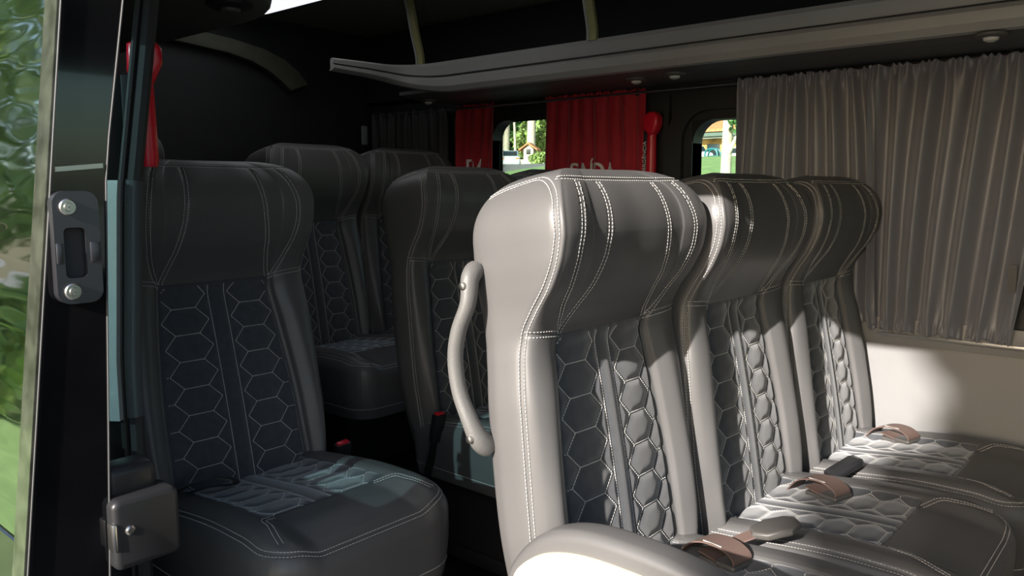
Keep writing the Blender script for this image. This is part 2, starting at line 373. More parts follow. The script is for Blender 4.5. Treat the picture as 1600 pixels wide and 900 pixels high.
# roller bracket cover low on the door edge
rb = B().prism(rrect(0.045, 0.138, 0.582, 0.682, 0.012), 0, -0.03, 0.02, bev=0.008, seg=3).done('roller_cover', 'black_plastic', door, angle=50)
B().box((-0.03, 0.085, 0.695), (0.05, 0.07, 0.05), bev=0.012, seg=3).done('cover_hood', 'black_plastic', rb)
B().lathe([(0.0068, 0.020), (0.0068, 0.022), (0.004, 0.024), (0.002, 0.024)], (0, 0.066, 0.638), 0, 14).done('screw', 'steel', rb)
B().box((0.012, 0.046, 0.632), (0.02, 0.007, 0.04), bev=0.003).done('hinge_arm', 'steel', rb)

# ================================================================ seats
def smooth01(a, b, x): t = np.clip((x - a) / (b - a), 0, 1); return t * t * (3 - 2 * t)
HB = -0.10; Z_SEAM = 0.415; Z_CAP = 0.575; CAP = 0.122
zl = list(np.arange(-0.11, Z_CAP, 0.0036)); NB = len(zl)
phis = np.linspace(0, 1, 34)[:-1] * (math.pi / 2)
NSEG = [10, 8, 7, 7, 8, 8, 9, 9, 8, 20, 20]                       # samples per span, back centre to front centre
HALF = sum(NSEG)
CTRL = np.concatenate([[0], np.cumsum(NSEG)])                     # index of each control point on the half loop
I_PIPE = int(CTRL[5]); I_INS = int(CTRL[9])
PZ = [-.11, 0, .10, .30, .385, .425, .46, .50, .545, .59, .64, .70]
def prof(vals, z): return float(pch(z, PZ, vals))
def half_section(z):
    W = prof([.212, .226, .2325, .2295, .2220, .2175, .2175, .2195, .2215, .2215, .219, .215], z)
    Bk = prof([-.108, -.112, -.112, -.104, -.10, -.10, -.10, -.10, -.098, -.094, -.084, -.07], z)
    T = prof([-.03, -.018, -.012, .0, .004, .012, .036, .072, .099, .111, .113, .10], z)
    Fb = prof([.016, .026, .029, .029, .024, .029, .048, .084, .111, .123, .124, .11], z)
    Fi = prof([-.006, -.004, -.004, -.006, -.006, .012, .042, .080, .105, .116, .117, .105], z)
    Fc = prof([.0, .003, .004, .0, -.004, .013, .043, .079, .103, .114, .115, .104], z)
    yi = prof([.158, .156, .154, .138, .128, .126, .126, .126, .126, .126, .126, .126], z)
    yb = min(W - .03, yi + .042)
    return np.array([(0, Bk), (.55 * W, Bk + .002), (.90 * W, Bk + .012), (W, Bk + .042), (W + .002, (Bk + .042 + T) / 2), (W - .003, T),
                     (W - .016, (T + Fb) / 2 + .006), (yb, Fb), (yi + .014, (Fb * .45 + Fi * .55) + (.002 if z < .42 else 0)), (yi, Fi), (.5 * yi, (Fi + Fc) / 2 + .001), (0, Fc)])
def cr_half(c):
    P = np.vstack([[-c[1, 0], c[1, 1]], c, [-c[-2, 0], c[-2, 1]]]); out = []
    for k, n in enumerate(NSEG):
        a, b, d, e = P[k], P[k + 1], P[k + 2], P[k + 3]; t = (np.arange(n) / n)[:, None]
        out.append(.5 * (2 * b + (d - a) * t + (2 * a - 5 * b + 4 * d - e) * t * t + (3 * b - a - 3 * d + e) * t ** 3))
    out.append(c[-1:]); return np.vstack(out)
rows = []; ZL = []
for z in zl: rows.append(cr_half(half_section(z))); ZL.append(z)
XM = 0.015
for p in phis:
    z = Z_CAP + CAP * math.sin(p) ** (2 / 2.5); zz_ = min(z, .66)
    h = cr_half(half_section(Z_CAP + (z - Z_CAP) * .6))
    ky = max(math.cos(p), 1e-4) ** (2 / 3.4); kx = max(math.cos(p), 1e-4) ** (2 / 2.1)
    kb = max(math.cos(p), 1e-4) ** (2 / 3.2); dx_ = h[:, 1] - XM
    rows.append(np.stack([h[:, 0] * ky, XM + dx_ * np.where(dx_ > 0, kx, kb)], -1)); ZL.append(z)
rows = np.array(rows); ZL = np.array(ZL); NL = len(ZL)
# full loop: half (0..HALF) then mirrored
loopY = np.concatenate([rows[:, :, 0], -rows[:, HALF - 1:0:-1, 0]], 1); loopX = np.concatenate([rows[:, :, 1], rows[:, HALF - 1:0:-1, 1]], 1)
NC = loopY.shape[1]
G = np.stack([loopX, loopY, np.repeat(ZL[:, None], NC, 1)], -1)
def gnormals(G, closed):
    du = np.roll(G, -1, 1) - np.roll(G, 1, 1) if closed else np.gradient(G, axis=1)
    dv = np.gradient(G, axis=0); n = np.cross(du, dv); l = np.linalg.norm(n, axis=-1, keepdims=True); return n / np.maximum(l, 1e-9)
GN = gnormals(G, True)
ctr = np.stack([np.full((NL, NC), 0.0), np.zeros((NL, NC)), G[..., 2]], -1)
if np.mean(np.sum(GN * (G - ctr), -1)[:100]) < 0: GN = -GN
def gsamp(A, r, c):
    r = np.clip(np.asarray(r, float), 0, NL - 1.001); c = np.asarray(c, float) % NC
    r0 = r.astype(int); c0 = c.astype(int); fr = (r - r0)[:, None]; fc = (c - c0)[:, None]; c1 = (c0 + 1) % NC
    return (A[r0, c0] * (1 - fc) + A[r0, c1] * fc) * (1 - fr) + (A[r0 + 1, c0] * (1 - fc) + A[r0 + 1, c1] * fc) * fr
def row_of(z): return np.interp(z, ZL, np.arange(NL))
def front_col(r, y):
    """column on the front face (half loop, y>0) where the lateral coordinate is y"""
    out = []
    for a, b in zip(np.atleast_1d(r), np.atleast_1d(y)):
        row = rows[int(round(min(a, NL - 1))), :, 0]; seg = row[I_PIPE:][::-1]
        k = np.interp(abs(b), np.maximum.accumulate(seg), np.arange(len(seg)))
        out.append(HALF - k)
    return np.array(out)
def mir(c): return (2 * HALF - np.asarray(c)) % NC
curves = []        # (points, normals) of every double seam
def seam(r, c, both=True):
    for cc in ([c, mir(c)] if both else [c]): curves.append((gsamp(G, r, cc), gsamp(GN, r, cc)))
# side piping: up the edge, over the top corner, down the back
z1 = np.linspace(-.07, .585, 180); r1 = row_of(z1); c1 = np.full(180, float(I_PIPE))
z2 = np.linspace(.587, .632, 24); r2 = row_of(z2); c2 = np.full(24, float(I_PIPE))
q3 = np.linspace(0, 1, 60); c3 = I_PIPE + (CTRL[3] - 2 - I_PIPE) * q3 ** 1.5; r3 = row_of(.632 + .042 * (1 - (1 - np.minimum(q3 / .5, 1)) ** 2) - .016 * np.clip((q3 - .5) / .5, 0, 1) ** 2)
seam(np.concatenate([r1, r2, r3[1:]]), np.concatenate([c1, c2, c3[1:]]))
# seam below the headrest, outside the suede panel
cA = np.linspace(I_PIPE, I_INS, 30); zA = Z_SEAM + .012 * (1 - (cA - I_PIPE) / (I_INS - I_PIPE)); seam(row_of(zA), cA)
# inner and outer seams of the headrest
zi = np.linspace(Z_SEAM + .002, .662, 70); q = (zi - Z_SEAM) / (.662 - Z_SEAM)
seam(row_of(zi), front_col(row_of(zi), np.interp(q, [0, .25, .5, 1], [.126, .106, .094, .080])))
seam(row_of(zi), front_col(row_of(zi), .131 + .036 * np.sin(np.pi * np.clip(q, 0, 1)) ** .8 + .010 * q))
# seam along the top edge of the headrest
yT = np.linspace(-.185, .185, 90); rT = row_of(np.full(90, .668)); cT = front_col(rT, yT); cT = np.where(yT < 0, mir(cT), cT)
curves.append((gsamp(G, rT, cT), gsamp(GN, rT, cT)))
def groove(P, curves, depth, width):
    """sink per vertex from the nearest seam"""
    S = np.vstack([c[0] for c in curves]); out = np.full(len(P), 9.0)
    for i in range(0, len(P), 4000):
        d = P[i:i + 4000, None, :] - S[None]; out[i:i + 4000] = np.sqrt((d * d).sum(-1).min(1))
    return -depth * np.exp(-(out / width) ** 2)
def dashes(curves, offs, step, ln, th, lift):
    v = []; f = []
    for P, N in curves:
        sl = np.concatenate([[0], np.cumsum(np.linalg.norm(np.diff(P, axis=0), axis=1))]); L = sl[-1]
        if L < step: continue
        k = max(1, int(L / step)); mid = (np.arange(k) + .5) * L / k
        for of in offs:
            def ev(s): return np.stack([np.interp(s, sl, P[:, i]) for i in range(3)], -1), np.stack([np.interp(s, sl, N[:, i]) for i in range(3)], -1)
            a, na = ev(mid - ln / 2); b, nb = ev(mid + ln / 2)
            t = b - a; t /= np.maximum(np.linalg.norm(t, axis=1, keepdims=True), 1e-9); n = na + nb; n /= np.maximum(np.linalg.norm(n, axis=1, keepdims=True), 1e-9)
            s = np.cross(n, t)
            a = a + s * of + n * lift; b = b + s * of + n * lift
            for j in range(k):
                i0 = len(v)
                v += [a[j] - s[j] * th, a[j] + s[j] * th, b[j] + s[j] * th, b[j] - s[j] * th,
                      a[j] - s[j] * th * .5 + n[j] * th, a[j] + s[j] * th * .5 + n[j] * th, b[j] + s[j] * th * .5 + n[j] * th, b[j] - s[j] * th * .5 + n[j] * th]
                f += [(i0 + 4, i0 + 5, i0 + 6, i0 + 7), (i0, i0 + 1, i0 + 5, i0 + 4), (i0 + 1, i0 + 2, i0 + 6, i0 + 5), (i0 + 2, i0 + 3, i0 + 7, i0 + 6), (i0 + 3, i0, i0 + 4, i0 + 7)]
    return v, f
# --- quilt pattern: long flat-topped hexagons, two stitched columns and a plain band
HH = 0.060; HWD = 0.104; BAND = 0.019; KY = (HH * 2 / math.sqrt(3)) / HWD; CX = HWD * .75
def hex_edge(y, z):
    """distance to the nearest hexagon edge"""
    Y = np.asarray(y) * KY; Z = np.asarray(z); best = np.full(Y.shape, 9.0); sec = np.full(Y.shape, 9.0)
    dx = CX * KY; ci = np.round(Y / dx)
    for k in (-1, 0, 1):
        cx = (ci + k); off = (np.abs(cx) % 2) * .5 * HH; cj = np.round((Z - off) / HH)
        for m in (-1, 0, 1):
            d = np.hypot(Y - cx * dx, Z - off - (cj + m) * HH)
            sec = np.where(d < best, best, np.minimum(sec, d)); best = np.minimum(best, d)
    return (sec - best) / 2
def puff(y, z, h=.0045, w=.007):
    d = hex_edge(y, z); db = np.abs(np.abs(y) - BAND); d = np.where(np.abs(y) < BAND, db, np.minimum(d, db))
    return h * (1 - np.exp(-(d / w) ** 1.6))
def hex_lines(y0, y1, z0, z1, inside):
    """edges of the quilt as 2-D segments"""
    seg = []; dx = CX; rx = HWD / 2; hx = rx / 2
    for ci in range(-3, 4):
        for cj in range(-2, 14):
            cy = ci * dx; cz = z0 + cj * HH + (abs(ci) % 2) * .5 * HH - (z0 % HH)
            cz = round((cz - (abs(ci) % 2) * .5 * HH) / HH) * HH + (abs(ci) % 2) * .5 * HH
            p = [(cy - hx, cz + HH / 2), (cy + hx, cz + HH / 2), (cy + rx, cz), (cy + hx, cz - HH / 2), (cy - hx, cz - HH / 2), (cy - rx, cz)]
            for a, b in ((p[0], p[1]), (p[1], p[2]), (p[5], p[0])):
                pts = [(a[0] + (b[0] - a[0]) * t, a[1] + (b[1] - a[1]) * t) for t in np.linspace(0, 1, 12)]
                run = []
                for q in pts + [(99, 99)]:
                    if abs(q[0]) > BAND + .001 and z0 < q[1] < z1 and inside(q[0], q[1]): run.append(q)
                    else:
                        if len(run) > 2: seg.append(run)
                        run = []
    for s in (-1, 1): seg.append([(s * BAND, z) for z in np.linspace(z0 + .002, z1 - .002, 80)])
    return seg
# backrest meshes
flat = G.reshape(-1, 3); nrm = GN.reshape(-1, 3)
D0 = groove(flat, curves, .0030, .0042).reshape(NL, NC)
seam_row = int(round(row_of(Z_SEAM)))
cols = np.arange(NC); ins = (cols >= I_INS) & (cols <= 2 * HALF - I_INS)
edge = np.minimum(np.abs(cols - I_INS), np.abs(cols - (2 * HALF - I_INS)))
D = D0.copy()
Gd = G + GN * D[..., None]
fa = grid_faces(NL, NC, True); fr_ = fa[:, 0] // NC; fc_ = fa[:, 0] % NC
in_ins = (fc_ >= I_INS) & (fc_ < 2 * HALF - I_INS) & (fr_ < seam_row)
front_hr = (fr_ >= seam_row)
def submesh(name, V, F, m, extra=()):
    used, inv = np.unique(F, return_inverse=True); return mesh(name, V[used], list(inv.reshape(F.shape)) + list(extra), m)
Vd = Gd.reshape(-1, 3)
ME = {}
ME['backrest'] = submesh('backrest', Vd, fa[(~in_ins) & (~front_hr)], 'leather')
topring = np.arange((NL - 1) * NC, NL * NC)
hf = fa[front_hr]; used, inv = np.unique(hf, return_inverse=True)
ME['headrest'] = mesh('headrest', Vd[used], list(inv.reshape(hf.shape)) + [tuple(np.searchsorted(used, topring))], 'leather')
# suede panel: same surface, quilted
pc = np.arange(I_INS, 2 * HALF - I_INS + 1); pr = np.arange(0, seam_row + 1)
PG = G[np.ix_(pr, pc)]; PN = GN[np.ix_(pr, pc)]; pe = np.minimum(np.arange(len(pc)), np.arange(len(pc))[::-1]) * .0036
pt = (seam_row - pr) * .0036
ed = np.minimum(pe[None, :], pt[:, None]); h = puff(PG[..., 1], PG[..., 2]) * smooth01(0, .012, ed) - .004 * (1 - smooth01(0, .005, ed))
ME['backrest_panel'] = mesh('backrest_panel', (PG + PN * h[..., None]).reshape(-1, 3), grid_faces(len(pr), len(pc)), 'suede')
v, f = dashes(curves, (-.0044, .0044), .0062, .0046, .00065, .0003); ME['seam_stitching'] = mesh('seam_stitching', v, f, 'thread')
def ins_edge(z): return float(pch(z, PZ, [.158, .156, .154, .138, .128, .126, .126, .126, .126, .126, .126, .126]))
def back_pts(seg):
    y = np.array([q[0] for q in seg]); z = np.array([q[1] for q in seg]); r = row_of(z); c = front_col(r, y); c = np.where(y < 0, mir(c), c)
    return gsamp(G, r, c), gsamp(GN, r, c)
qs = [back_pts(s) for s in hex_lines(-.16, .16, -.06, Z_SEAM - .004, lambda y, z: abs(y) < ins_edge(z) - .004)]
v, f = dashes(qs, (0,), .0052, .0043, .00085, .0008); ME['quilt_stitching'] = mesh('quilt_stitching', v, f, 'thread')

# --- cushion: nested rounded outlines
CL0, CL1, CW = -.06, .49, .2225
def rr_loop(d, n=300):
    x0, x1, w = CL0 + d, CL1 - d, CW - d; rf = max(.085 - d, .002); rk = max(.03 - d, .002); w = max(w, .0021); rf = min(rf, w); rk = min(rk, w)
    pts = []
    for cx, cy, a0, r in ((x1 - rf, w - rf, 0, rf), (x0 + rk, w - rk, 90, rk), (x0 + rk, -w + rk, 180, rk), (x1 - rf, -w + rf, 270, rf)):
        for i in range(9): a = R(a0 + 90 * i / 8); pts.append((cx + r * math.cos(a), cy + r * math.sin(a)))
    return np.array(pts)
def resample(P, key):
    """same parameter on every loop: samples per side"""
    Q = np.vstack([P, P[:1]]); out = []
    cnt = key
    for i in range(len(P)):
        n = cnt[i]; t = np.arange(n)[:, None] / n; out.append(Q[i] + (Q[i + 1] - Q[i]) * t)
    return np.vstack(out)
base = rr_loop(0); bl = np.linalg.norm(np.diff(np.vstack([base, base[:1]]), axis=0), axis=1); key = np.maximum(1, np.round(bl / .0045).astype(int))
def ctop(x, y):
    s = np.abs(y); z = .450 + .028 * smooth01(-.05, .30, x) - .018 * smooth01(.36, .49, x)
    return z + .016 * smooth01(.11, .165, s) - .010 * smooth01(.185, .225, s)
RND = .045; IX = .315; IY = .148
def cz(x, y, d):
    e = np.clip(d, 0, RND); drop = RND - np.sqrt(np.maximum(RND ** 2 - (RND - e) ** 2, 0)); return ctop(x, y) - drop
CLp = []
for zz_ in np.linspace(.29, .40, 26): t = (zz_ - .29) / .11; l = resample(rr_loop(.012 * (1 - t) ** 2), key); CLp.append(np.column_stack([l, zz_ + 0 * l[:, 0]]))
dd = np.concatenate([np.linspace(.0006, .012, 10), np.linspace(.014, .05, 14), np.linspace(.054, .2205, 46)])
for d in dd:
    l = resample(rr_loop(d), key); z = cz(l[:, 0], l[:, 1], np.full(len(l), d))
    rec = smooth01(IY + .004, IY - .006, np.abs(l[:, 1])) if False else np.where((np.abs(l[:, 1]) < IY - .004) & (l[:, 0] < IX - .004), 1.0, 0.0)
    z = np.where(d < .012, np.maximum(z, .402), z); CLp.append(np.column_stack([l, z - .014 * rec]))
CG = np.array(CLp); CN = gnormals(CG, True)
if CN[-5, :, 2].mean() < 0: CN = -CN
def ctop_n(x, y):
    e = .002; gx = (ctop(x + e, y) - ctop(x - e, y)) / (2 * e); gy = (ctop(x, y + e) - ctop(x, y - e)) / (2 * e)
    n = np.stack([-gx, -gy, np.ones_like(gx)], -1); return n / np.linalg.norm(n, axis=-1, keepdims=True)
ccur = []
def ccurve(xy):
    xy = np.array(xy, float); d = np.minimum.reduce([CL1 - xy[:, 0], CW - np.abs(xy[:, 1]), xy[:, 0] - CL0 + 1]);
    z = cz(xy[:, 0], xy[:, 1], np.clip(d, 0, None)); ccur.append((np.column_stack([xy, z]), ctop_n(xy[:, 0], xy[:, 1])))
rimk = 26 + 11                                                    # loop with inset about 18 mm
rim = np.vstack([CG[rimk], CG[rimk][:1]]); rimn = np.vstack([CN[rimk], CN[rimk][:1]]); ccur.append((rim, rimn))
for s in (-1, 1):
    ccurve([(p.x, p.y) for p in catmull([(IX + .002, s * (IY - .03), 0), (IX + .03, s * (IY + .004), 0), (.375, s * .158, 0), (.41, s * .168, 0), (.44, s * .175, 0)], 14)])
    b_ = catmull([(.41, s * .10, .41), (.44, s * .10, .38)], 4)
cgd = groove(CG.reshape(-1, 3), ccur, .003, .0045).reshape(CG.shape[:2]); CGd = CG + CN * cgd[..., None]
ncl = CG.shape[1]
ME['cushion'] = mesh('cushion', CGd.reshape(-1, 3), list(grid_faces(len(CG), ncl, True)) + [tuple(range(ncl))[::-1], tuple(range((len(CG) - 1) * ncl, len(CG) * ncl))], 'leather')
# skirt seam lines at mid height and front uprights
side = []
for k in (8,):
    side.append((np.vstack([CG[k], CG[k][:1]]), np.vstack([CN[k], CN[k][:1]])))
v, f = dashes(ccur, (-.0044, .0044), .0062, .0046, .00065, .0003); v2, f2 = dashes(side, (0,), .0062, .0046, .00075, .0003)
n0 = len(v); ME['cushion_seams'] = mesh('seam_stitching', list(v) + list(v2), f + [tuple(i + n0 for i in q) for q in f2], 'thread')
gx = np.linspace(-.04, IX, 92); gy = np.linspace(-IY, IY, 84); XX, YY = np.meshgrid(gx, gy, indexing='ij')
ed = np.minimum(IX - XX, IY - np.abs(YY)); ZZ = ctop(XX, YY) + puff(YY, XX) * smooth01(0, .014, ed) - .010 * (1 - smooth01(0, .006, ed)) - .002
ME['cushion_panel'] = mesh('cushion_panel', np.stack([XX, YY, ZZ], -1).reshape(-1, 3), grid_faces(92, 84), 'suede')
qs = []
for s in hex_lines(-IY, IY, -.01, IX - .006, lambda y, x: abs(y) < IY - .005):
    y = np.array([q[0] for q in s]); x = np.array([q[1] for q in s]); qs.append((np.column_stack([x, y, ctop(x, y) - .002]), ctop_n(x, y)))
v, f = dashes(qs, (0,), .0052, .0043, .00085, .0008); ME['cushion_quilt'] = mesh('quilt_stitching', v, f, 'thread')
ME['pedestal'] = B().prism(rrect(-.02, .37, .04, .255, .03), 1, -.17, .17, bev=.012).done('pedestal', 'black_plastic', data=True)
ME['foot'] = B().box((0, 0, .022), (.40, .05, .044), bev=.008).done('foot_rail', 'dark_metal', data=True)
ME['buckle'] = B().prism([(-.016, 0), (.016, 0), (.019, .03), (.019, .085), (-.019, .085), (-.019, .03)], 0, -.011, .011, bev=.004).done('buckle', 'black_plastic', data=True)
ME['buckle_button'] = B().box((0, 0, .086), (.014, .030, .008), bev=.002).done('release_button', 'red_plastic', data=True)
ME['buckle_stalk'] = B().ribbon([(-.01, 0, -.11), (-.004, 0, -.05), (0, 0, .005)], (0, 1, 0), .03, .004).done('stalk', 'black_webbing', data=True)

def make_seat(x, y, zf, recl, label, group, wid=1.065):
    s = empty('passenger_seat', (x, y, zf)); tag(s, label, 'seat', group); s.scale = (1, wid, 1)
    bk = link('backrest', ME['backrest'], s, (0, 0, .45), (0, -R(recl), 0))
    for k in ('headrest', 'backrest_panel', 'seam_stitching', 'quilt_stitching'):
        o = link(k, ME[k], bk)
        if 'stitching' in k: o['kind'] = 'stuff'
    cu = link('cushion', ME['cushion'], s, (0, 0, -.048))
    link('cushion_panel', ME['cushion_panel'], cu); link('seam_stitching', ME['cushion_seams'], cu)['kind'] = 'stuff'; link('quilt_stitching', ME['cushion_quilt'], cu)['kind'] = 'stuff'
    link('pedestal', ME['pedestal'], s)
    for q in (-.15, .15): link('foot_rail', ME['foot'], s, (.17, q, 0))
    return s
def buckle(seat, loc, rot):
    b = link('buckle', ME['buckle'], seat, loc, rot); link('release_button', ME['buckle_button'], b); link('stalk', ME['buckle_stalk'], b); return b
PITCHY = .485
XA = -.755
GA = 'row of three seats by the grey curtains'
A = []
for i, lb in enumerate(('sunlit grey leather seat with a grab handle and armrest, nearest of the row of three',
                        'middle grey leather seat of the three beside the grey curtain',
                        'grey leather seat of the row of three right against the grey curtain')):
    A.append(make_seat(XA + (0, .022, .034)[i], 1.1975 + i * PITCHY + (0, .006, .018)[i], -.005, 10, lb, GA))
XB = -1.655
b1 = make_seat(XB, .95, .032, 13.5, 'single dark leather seat just behind the open sliding door', 'seats of the second row')
b2 = make_seat(XB - .01, 1.747, .028, 10, 'dark seat half hidden behind the sunlit seat with the grab handle', 'seats of the second row', .985)
b3 = make_seat(XB - .01, 1.747 + .458, .028, 10, 'second-row seat by the red curtains, hidden behind the sunlit seat', 'seats of the second row', .985)
XC = -2.45
c1 = make_seat(XC, 1.752, .125, 10, 'dark rear seat showing its whole headrest behind the single seat', 'seats of the last row', .985)
c2 = make_seat(XC, 1.752 + .458, .125, 10, 'dark rear corner seat next to the black curtain', 'seats of the last row', .985)
c3 = make_seat(XC, .945, .165, 10, 'rear seat of which only a headrest corner shows by the red bar', 'seats of the last row')
buckle(b1, (.02, .245, .345), (R(4), R(12), 0)); buckle(b2, (.055, -.232, .36), (R(-3), R(10), 0))
# platform under the last row
tag(B().box(((XR - 2.03) / 2, 1.55, .125 / 2), (-2.03 - XR, 1.80, .125), bev=.006).done('seat_platform', 'floor_vinyl'), 'black step platform under the last row of seats', 'platform')
tag(B().box((-2.025, 1.55, .128), (.03, 1.80, .008), bev=.002).done('step_edge_strip', 'dark_metal'), 'thin metal edging strip along the rear platform', 'edging')
# grab handle on the nearest seat
off = Vector(A[0].location)
def loc_a(p): return Vector((p[0] - off.x, (p[1] - off.y) / 1.065, p[2] - off.z))
hp = catmull([(-.912, .958, .968), (-.906, .938, .955), (-.902, .928, .915), (-.918, .922, .868), (-.925, .921, .821), (-.917, .922, .768), (-.898, .926, .722), (-.886, .936, .689), (-.884, .956, .672)], 6)
rr_ = [.0125 + .003 * math.exp(-((i - 3) / 6) ** 2) + .005 * math.exp(-((i - len(hp) + 4) / 7) ** 2) for i in range(len(hp))]
gh = B().tube([loc_a(p) for p in hp], rr_, 14, flat=1.15).done('grab_handle', 'handle_plastic', A[0])
for p in ((-.902, .9155, .945), (-.885, .912, .694)):
    B().lathe([(.006, .004), (.006, -.003), (.003, -.004)], loc_a(p), 1, 12).done('screw', 'steel', gh)
# armrest
ap = catmull([(-.80, 0, .475), (-.785, 0, .52), (-.735, 0, .575), (-.66, 0, .605), (-.56, 0, .610), (-.46, 0, .600), (-.40, 0, .575), (-.385, 0, .54), (-.41, 0, .505), (-.52, 0, .492), (-.66, 0, .478), (-.75, 0, .455)], 6)
pl = [(p.x - off.x, p.z - off.z) for p in ap]
ar = B().prism(pl, 1, .915 - off.y, .972 - off.y, bev=.016, seg=4).done('armrest', 'leather', A[0], angle=60)
cx_ = sum(p[0] for p in pl) / len(pl); cz_ = sum(p[1] for p in pl) / len(pl)
pin = [(cx_ + (p[0] - cx_) * .88, cz_ - .006 + (p[1] - cz_) * .62) for p in pl]
B().prism(pin, 1, .905 - off.y, .93 - off.y, bev=.004).done('side_panel', 'cream_panel', ar, angle=60)
# lap belts lying on the cushions of the front row
def belt(seat, lx, ly, lz, turn, tongue=True):
    """folded webbing with a buckle tongue; local to the seat"""
    M = Matrix.Translation((lx, ly, lz)) @ Matrix.Rotation(turn, 4, 'Z')
    pt = [(-.075, 0, -.02), (-.045, 0, .018), (-.01, 0, .034), (.03, 0, .036), (.056, 0, .026), (.060, 0, .014), (.048, 0, .006), (.012, 0, .010), (-.02, 0, .014)]
    w = B().ribbon(catmull([M @ Vector(p) for p in pt], 5), M.to_3x3() @ Vector((0, 1, 0)), .050, .0028).done('lap_belt', 'webbing', seat, angle=50)
    g = B().prism(rrect(.022, .066, -.030, .030, .006), 2, .004, .014, bev=.003); g.v = [M @ Vector(p) for p in g.v]; g.done('buckle_loop', 'buckle_grey', w)
    g = B().prism(rrect(-.02, .05, -.024, .024, .004), 2, -.012, .006, bev=.004); g.v = [M @ Vector(p) for p in g.v]; g.done('buckle', 'buckle_grey', w)
    g = B().ribbon([(-.012, -.021, .0365), (.03, -.021, .0385)], (0, 1, 0), .002, .0012); g.v = [M @ Vector(p) for p in g.v]; g.done('belt_stitching', 'thread', w)
    if tongue:
        T = M @ Matrix.Translation((.005, .055, .012)) @ Matrix.Rotation(R(48), 4, 'Z') @ Matrix.Rotation(R(-14), 4, 'Y')
        g = B().prism([(.03, -.014), (.055, -.034), (.10, -.032), (.122, -.008), (.118, .018), (.10, .032), (.06, .034), (.03, .014)], 2, .008, .024, bev=.006, seg=3)
        g.v = [T @ Vector(p) for p in g.v]; g.done('belt_tongue', 'buckle_grey', w)
        g = B().ribbon([T @ Vector(p) for p in ((-.04, 0, -.01), (0, 0, .008), (.036, 0, .014))], T.to_3x3() @ Vector((0, 1, 0)), .034, .003); g.done('tongue_strap', 'webbing', w)
belt(A[0], .105, .125, .418, R(-12)); belt(A[1], .11, .09, .418, R(-16), False); belt(A[2], .105, .13, .418, R(-18), False)
bb = B().prism(rrect(-.014, .07, -.022, .022, .006), 2, 0, .018, bev=.004); TT = Matrix.Translation((.10, .215, .415)) @ Matrix.Rotation(R(60), 4, 'Z') @ Matrix.Rotation(R(-22), 4, 'Y')
bb.v = [TT @ Vector(p) for p in bb.v]; bb = bb.done('buckle', 'black_plastic', A[1])
b2_ = B().prism(rrect(.058, .076, -.019, .019, .004), 2, .002, .016, bev=.002); b2_.v = [TT @ Vector(p) for p in b2_.v]; b2_.done('buckle_mouth', 'steel', bb)
# black strap loop on the single seat
st = catmull([(.02, -.215, .39), (.05, -.17, .435), (.09, -.12, .455), (.12, -.09, .45), (.115, -.085, .438), (.07, -.12, .43), (.0, -.19, .40)], 6)
B().ribbon(st, (.55, -.6, .25), .03, .004).done('lap_belt', 'black_webbing', b1, angle=60)

# ================================================================ curtains
def fold_fn(seed, n, amp):
    rng = np.random.RandomState(seed); ph = rng.rand(12) * 6.28; a = rng.rand(12) * .6 + .4
    def fn(u, v, L):
        """u along the rod in metres, v height 0..1"""
        k = 2 * math.pi * n / L
        w = u + .012 * np.sin(3.1 * v + ph[0]) * np.sin(9 * u + ph[1])
        big = np.sin(k * w + ph[2] + 1.1 * np.sin(9 * w + ph[3])) * (.75 + .25 * a[0]) + .16 * np.sin(k * 1.87 * w + ph[4] + 1.1 * v) * a[1] + .4 * np.sin(k * .53 * w + ph[5] - 1.6 * v)
        top = np.exp(-((1 - v) / .045) ** 2); bot = np.exp(-(v / .04) ** 2)
        fine = np.sin(k * 4.1 * u + ph[6] + 1.5 * np.sin(11 * u)) * .26
        mid = np.clip(1 - top * .6 - bot * .6, .3, 1)
        dimple = np.exp(-((1 - v) / .16) ** 2) * .22 * np.sin(k * 2.2 * u + ph[7]) + np.exp(-(v / .13) ** 2) * .22 * np.sin(k * 2.4 * u + ph[8])
        return amp * (big * mid + fine * (top + bot) + dimple)
    return fn
def curtain(name, x0t, x1t, x0b, x1b, zt, zb, y, seed, nf, amp, m, label, cat='curtain', group=None, nx=260, nz=90, ruffle=True):
    fn = fold_fn(seed, nf, amp); U, V = np.meshgrid(np.linspace(0, 1, nx), np.linspace(0, 1, nz)); Lm = abs(x1t - x0t)
    Xs = (x0t + (x1t - x0t) * U) * V + (x0b + (x1b - x0b) * U) * (1 - V)
    off = fn(U * Lm, V, Lm); Y = y - off
    Xs = Xs + .25 * np.gradient(off, axis=1) * 0
    Z = zb + (zt - zb) * V
    if ruffle: Z = Z + np.where(V > .98, .004 * np.sin(U * Lm * 260 + 2 * np.sin(U * 40)), 0) + np.where(V < .03, .005 * np.sin(U * Lm * 190 + 2 * np.sin(U * 33)), 0)
    front = np.stack([Xs, Y, Z], -1).reshape(-1, 3); back = front + np.array([0, .0025, 0]); f = grid_faces(nz, nx); n = len(front)
    rim = list(range(nx)) + [i * nx + nx - 1 for i in range(1, nz)] + [(nz - 1) * nx + i for i in range(nx - 2, -1, -1)] + [i * nx for i in range(nz - 2, 0, -1)]
    q = [(rim[i], rim[(i + 1) % len(rim)], rim[(i + 1) % len(rim)] + n, rim[i] + n) for i in range(len(rim))]
    o = link(name, mesh(name, np.vstack([front, back]), list(f) + [tuple(p[::-1]) for p in f + n] + q, m)); tag(o, label, cat, group)
    return o, (lambda x, z: y - float(fn(np.array((x - x0t) / (x1t - x0t) * Lm), np.array((z - zb) / (zt - zb)), Lm)))
YC = YW - .062
rod = empty('curtain_rod', (-1.0, YC + .02, 1.432)); tag(rod, 'thin steel curtain rod along the side wall above the windows', 'curtain rod')
B().tube([(-1.95, 0, 0), (1.2, 0, 0)], .0045, 10).done('rod', 'steel', rod)
